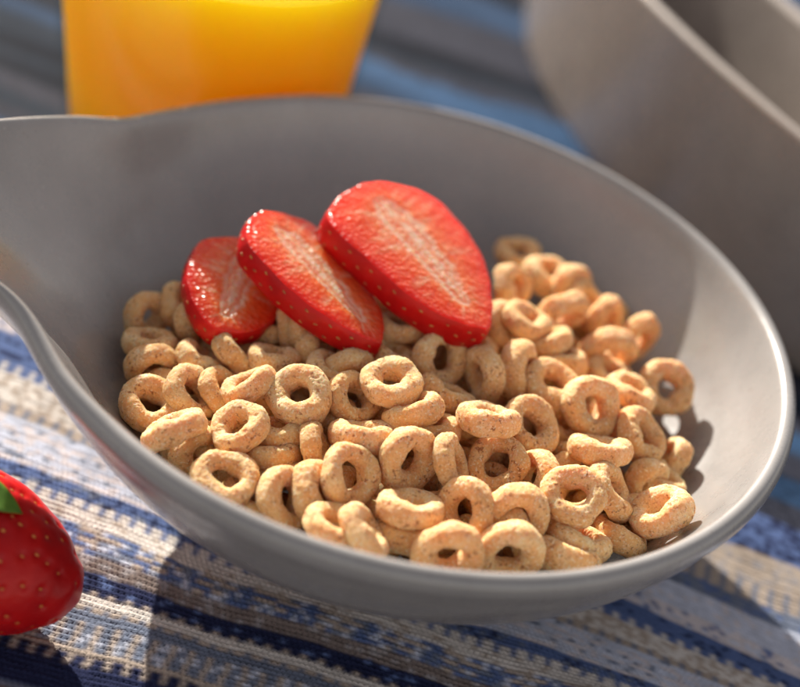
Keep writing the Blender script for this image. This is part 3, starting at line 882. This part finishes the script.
# the whole berry on the cloth
def berry(loc, axis, up):
    root = empty('strawberry', W(*loc))
    z = Vector(axis).normalized(); x = Vector(up); x = (x - z * x.dot(z)).normalized(); y = z.cross(x)
    root.rotation_euler = Matrix((x, y, z)).transposed().to_euler()      # local +z runs to the tip
    tag(root, 'whole red strawberry with a green leaf lying on the cloth at the left edge', 'strawberry')
    L, RAD = 3.5, 1.52
    NZ, NA = 120, 150
    pips = []
    rows = 12
    for k in range(rows):
        t = .10 + .84 * k / (rows - 1)
        rad = half_width(t) * RAD
        cnt = max(4, int(2 * math.pi * rad / .52))
        for q in range(cnt):
            a = 2 * math.pi * (q + .5 * (k % 2)) / cnt + random.uniform(-.12, .12)
            pips.append((t + random.uniform(-.022, .022), a))
    def surf(t, a):
        rad = half_width(t, 2.5, .66) * RAD
        x, y, zz = rad * math.cos(a), rad * math.sin(a), (t - .5) * L
        P = Vector((x, y, zz))
        d = .09 * noise.noise(P * .8 + Vector((3, 1, 7))) + .03 * noise.noise(P * 2.2)
        # pinched nose at the tip
        if t > .80: d += .10 * math.exp(-((t - .95) / .05) ** 2) * (.7 + .3 * math.cos(a - .6)) - .035 * math.exp(-((t - .86) / .05) ** 2)
        rr = max(rad + d * min(1, rad / .4), 0.0)
        return Vector((rr * math.cos(a), rr * math.sin(a), zz))
    verts, faces, idx = [], [], []
    pp = [surf(t, a) for t, a in pips]
    parr = np.array([p[:] for p in pp])
    for i in range(NZ):
        t = .5 - .5 * math.cos(math.pi * i / (NZ - 1))
        for j in range(NA):
            a = 2 * math.pi * j / NA
            P = surf(t, a)
            dist = np.min(((parr - np.array(P[:])) ** 2).sum(1)) ** .5
            if .02 < t < .985:
                nr = Vector((math.cos(a), math.sin(a), .35 * (t - .4))).normalized()
                P = P - nr * .058 * math.exp(-(dist / .080) ** 2)
            verts.append(P[:])
    faces = [f[::-1] for f in grid_faces(NZ, NA, False, True)]
    idx = [0] * len(faces)
    for (t, a), c in zip(pips, pp):
        e = 1e-2
        tu = (surf(t + e, a) - surf(t - e, a)); tv = (surf(t, a + e) - surf(t, a - e))
        nr = tv.cross(tu)
        if nr.dot(Vector((math.cos(a), math.sin(a), 0))) < 0: nr = -nr
        nr.normalize()
        seed_shape(c - nr * .046, nr, tu, random.uniform(.045, .06), .030, verts, faces, idx, 1)
    link('fruit', make_mesh('fruit', verts, faces, [M_SKIN, M_SEED], idx), root)
    # green leaves round the stalk
    for k in range(8):
        a0 = 2 * math.pi * k / 8 + .62
        lv, lf = [], []
        n1, n2 = 20, 9
        te = .52 if k == 0 else .20 + .03 * math.sin(k * 2.3)
        for i in range(n1):
            s = i / (n1 - 1)
            wdt = (.34 * math.sin(math.pi * min(1, s * .80 + .14)) ** .8) * (1 - s ** 10) + .01
            t_s = .012 + te * s
            for j in range(n2):
                w = (j / (n2 - 1) - .5) * 2
                rad = max(half_width(t_s) * RAD, .25)
                P = surf(t_s, a0 + w * wdt / rad)
                o_ = Vector((P.x, P.y, P.z * .4)).normalized()
                P = P + o_ * (.04 + .02 * s * s + .012 * math.sin(6 * s + k) + .015 * w * w)
                lv.append(P[:])
        lf = grid_faces(n1, n2)
        lo = link('leaf', make_mesh('leaf', lv, lf, [M_LEAF]), root)
        sm = lo.modifiers.new('thickness', 'SOLIDIFY'); sm.thickness = .03 * U
    sv = []
    for i in range(9):
        s = i / 8
        for j in range(14):
            a = 2 * math.pi * j / 14
            rr = (.13 - .03 * s) if i < 8 else 0.02
            sv.append((rr * math.cos(a) + .25 * s * s, rr * math.sin(a), -L / 2 + .02 - .75 * s))
    link('stalk', make_mesh('stalk', sv, grid_faces(9, 14, False, True), [M_LEAF]), root)
    return root

berry((-6.473, -7.336, -3.720), (0.9157, -0.0393, -0.2167), (-0.2708, 0.5872, 0.7628))

# ---------------------------------------------------------------- glass of juice
def lathe(prof, n=120):
    v = []
    for i in range(n):
        a = 2 * math.pi * i / n
        for r, z in prof: v.append((r * math.cos(a), r * math.sin(a), z))
    return v, grid_faces(n, len(prof), True, False)

GX, GY = -7.85, 10.3
v, f = lathe([(0, 0.02), (3.2, .0), (3.85, .03), (4.0, .15), (4.05, .4), (4.25, 3.0), (4.55, 6.0), (4.80, 9.1), (4.80, 9.16), (4.76, 9.2), (4.70, 9.2), (4.66, 9.14), (4.40, 6.0), (4.10, 3.0), (3.90, .75), (3.6, .55), (3.0, .52), (0, .5)])
g = link('juice_glass', make_mesh('juice_glass', v, f, [M_GLASS]), None, W(GX, GY, TABLE + .02))
tag(g, 'clear tumbler holding orange juice, standing behind the bowl beside its handle', 'glass')
LV = 7.6
v, f = lathe([(0, .56), (3.0, .58), (3.55, .62), (3.84, .80), (4.04, 3.0), (4.34, 6.0), (4.485, LV - .05), (4.47, LV), (4.40, LV - .05), (4.2, LV - .07), (0, LV - .07)])
j = link('orange_juice', make_mesh('orange_juice', v, f, [M_JUICE]), None, W(GX, GY, TABLE + .02))
tag(j, 'opaque orange juice filling the tumbler nearly to the brim', 'juice')

# ---------------------------------------------------------------- light
S = Vector((-7.2, 11.3, 5.2)).normalized()
sun = bpy.data.lights.new('sun', 'SUN')
sun.energy = 5.0
sun.angle = math.radians(.55)
sun.color = (1.0, .94, .84)
so = bpy.data.objects.new('sun', sun); col.objects.link(so)
so.rotation_euler = S.to_track_quat('Z', 'Y').to_euler()
so.location = (0, 0, 1)
world = bpy.data.worlds.new('World'); scene.world = world
world.use_nodes = True
nt = world.node_tree; nt.nodes.clear()
sky = nt.nodes.new('ShaderNodeTexSky'); sky.sky_type = 'NISHITA'; sky.sun_disc = False
sky.sun_elevation = math.asin(S.z); sky.sun_rotation = math.atan2(S.x, S.y)
bg = nt.nodes.new('ShaderNodeBackground'); bg.inputs['Strength'].default_value = .088
wo = nt.nodes.new('ShaderNodeOutputWorld')
hs = nt.nodes.new('ShaderNodeHueSaturation'); hs.inputs['Saturation'].default_value = .42
wb = nt.nodes.new('ShaderNodeMix'); wb.data_type = 'RGBA'; wb.blend_type = 'MULTIPLY'; wb.inputs[0].default_value = 1.0
wb.inputs[7].default_value = (1.15, 1.0, .89, 1)          # warm white balance of the photograph
nt.links.new(sky.outputs[0], hs.inputs['Color']); nt.links.new(hs.outputs[0], wb.inputs[6]); nt.links.new(wb.outputs[2], bg.inputs['Color']); nt.links.new(bg.outputs[0], wo.inputs['Surface'])

# ---------------------------------------------------------------- camera
cam = bpy.data.cameras.new('camera')
co = bpy.data.objects.new('camera', cam); col.objects.link(co)
C = Vector((0.0, -22.17857613, 15.39840124))
FW = Vector((-0.00846468, 0.79088165, -0.61191059)); RT = Vector((0.96259186, 0.1721761, 0.20921829)); UP = Vector((-0.27082329, 0.58724919, 0.76275365))
mw = Matrix((RT, UP, -FW)).transposed().to_4x4()
mw.translation = W(*C)
co.matrix_world = mw
cam.sensor_width = 36.0
cam.lens = 1236.52 / 800 * 36
cam.clip_start = .01; cam.clip_end = 50
cam.dof.use_dof = True
cam.dof.focus_distance = (Vector((1.6, -3.9, -1.3)) - C).dot(FW) * U
cam.dof.aperture_fstop = cam.lens / 8.2
scene.camera = co

scene.render.engine = 'CYCLES'
scene.render.resolution_x, scene.render.resolution_y = 1024, 879
scene.cycles.max_bounces = 10
scene.cycles.diffuse_bounces = 5
scene.cycles.transparent_max_bounces = 12
scene.cycles.use_denoising = True
scene.cycles.film_exposure = 1.95             # the camera's own exposure
scene.cycles.sample_clamp_indirect = 6
scene.view_settings.view_transform = 'Standard'
scene.view_settings.look = 'None'
scene.view_settings.exposure = 0
scene.view_settings.gamma = 1
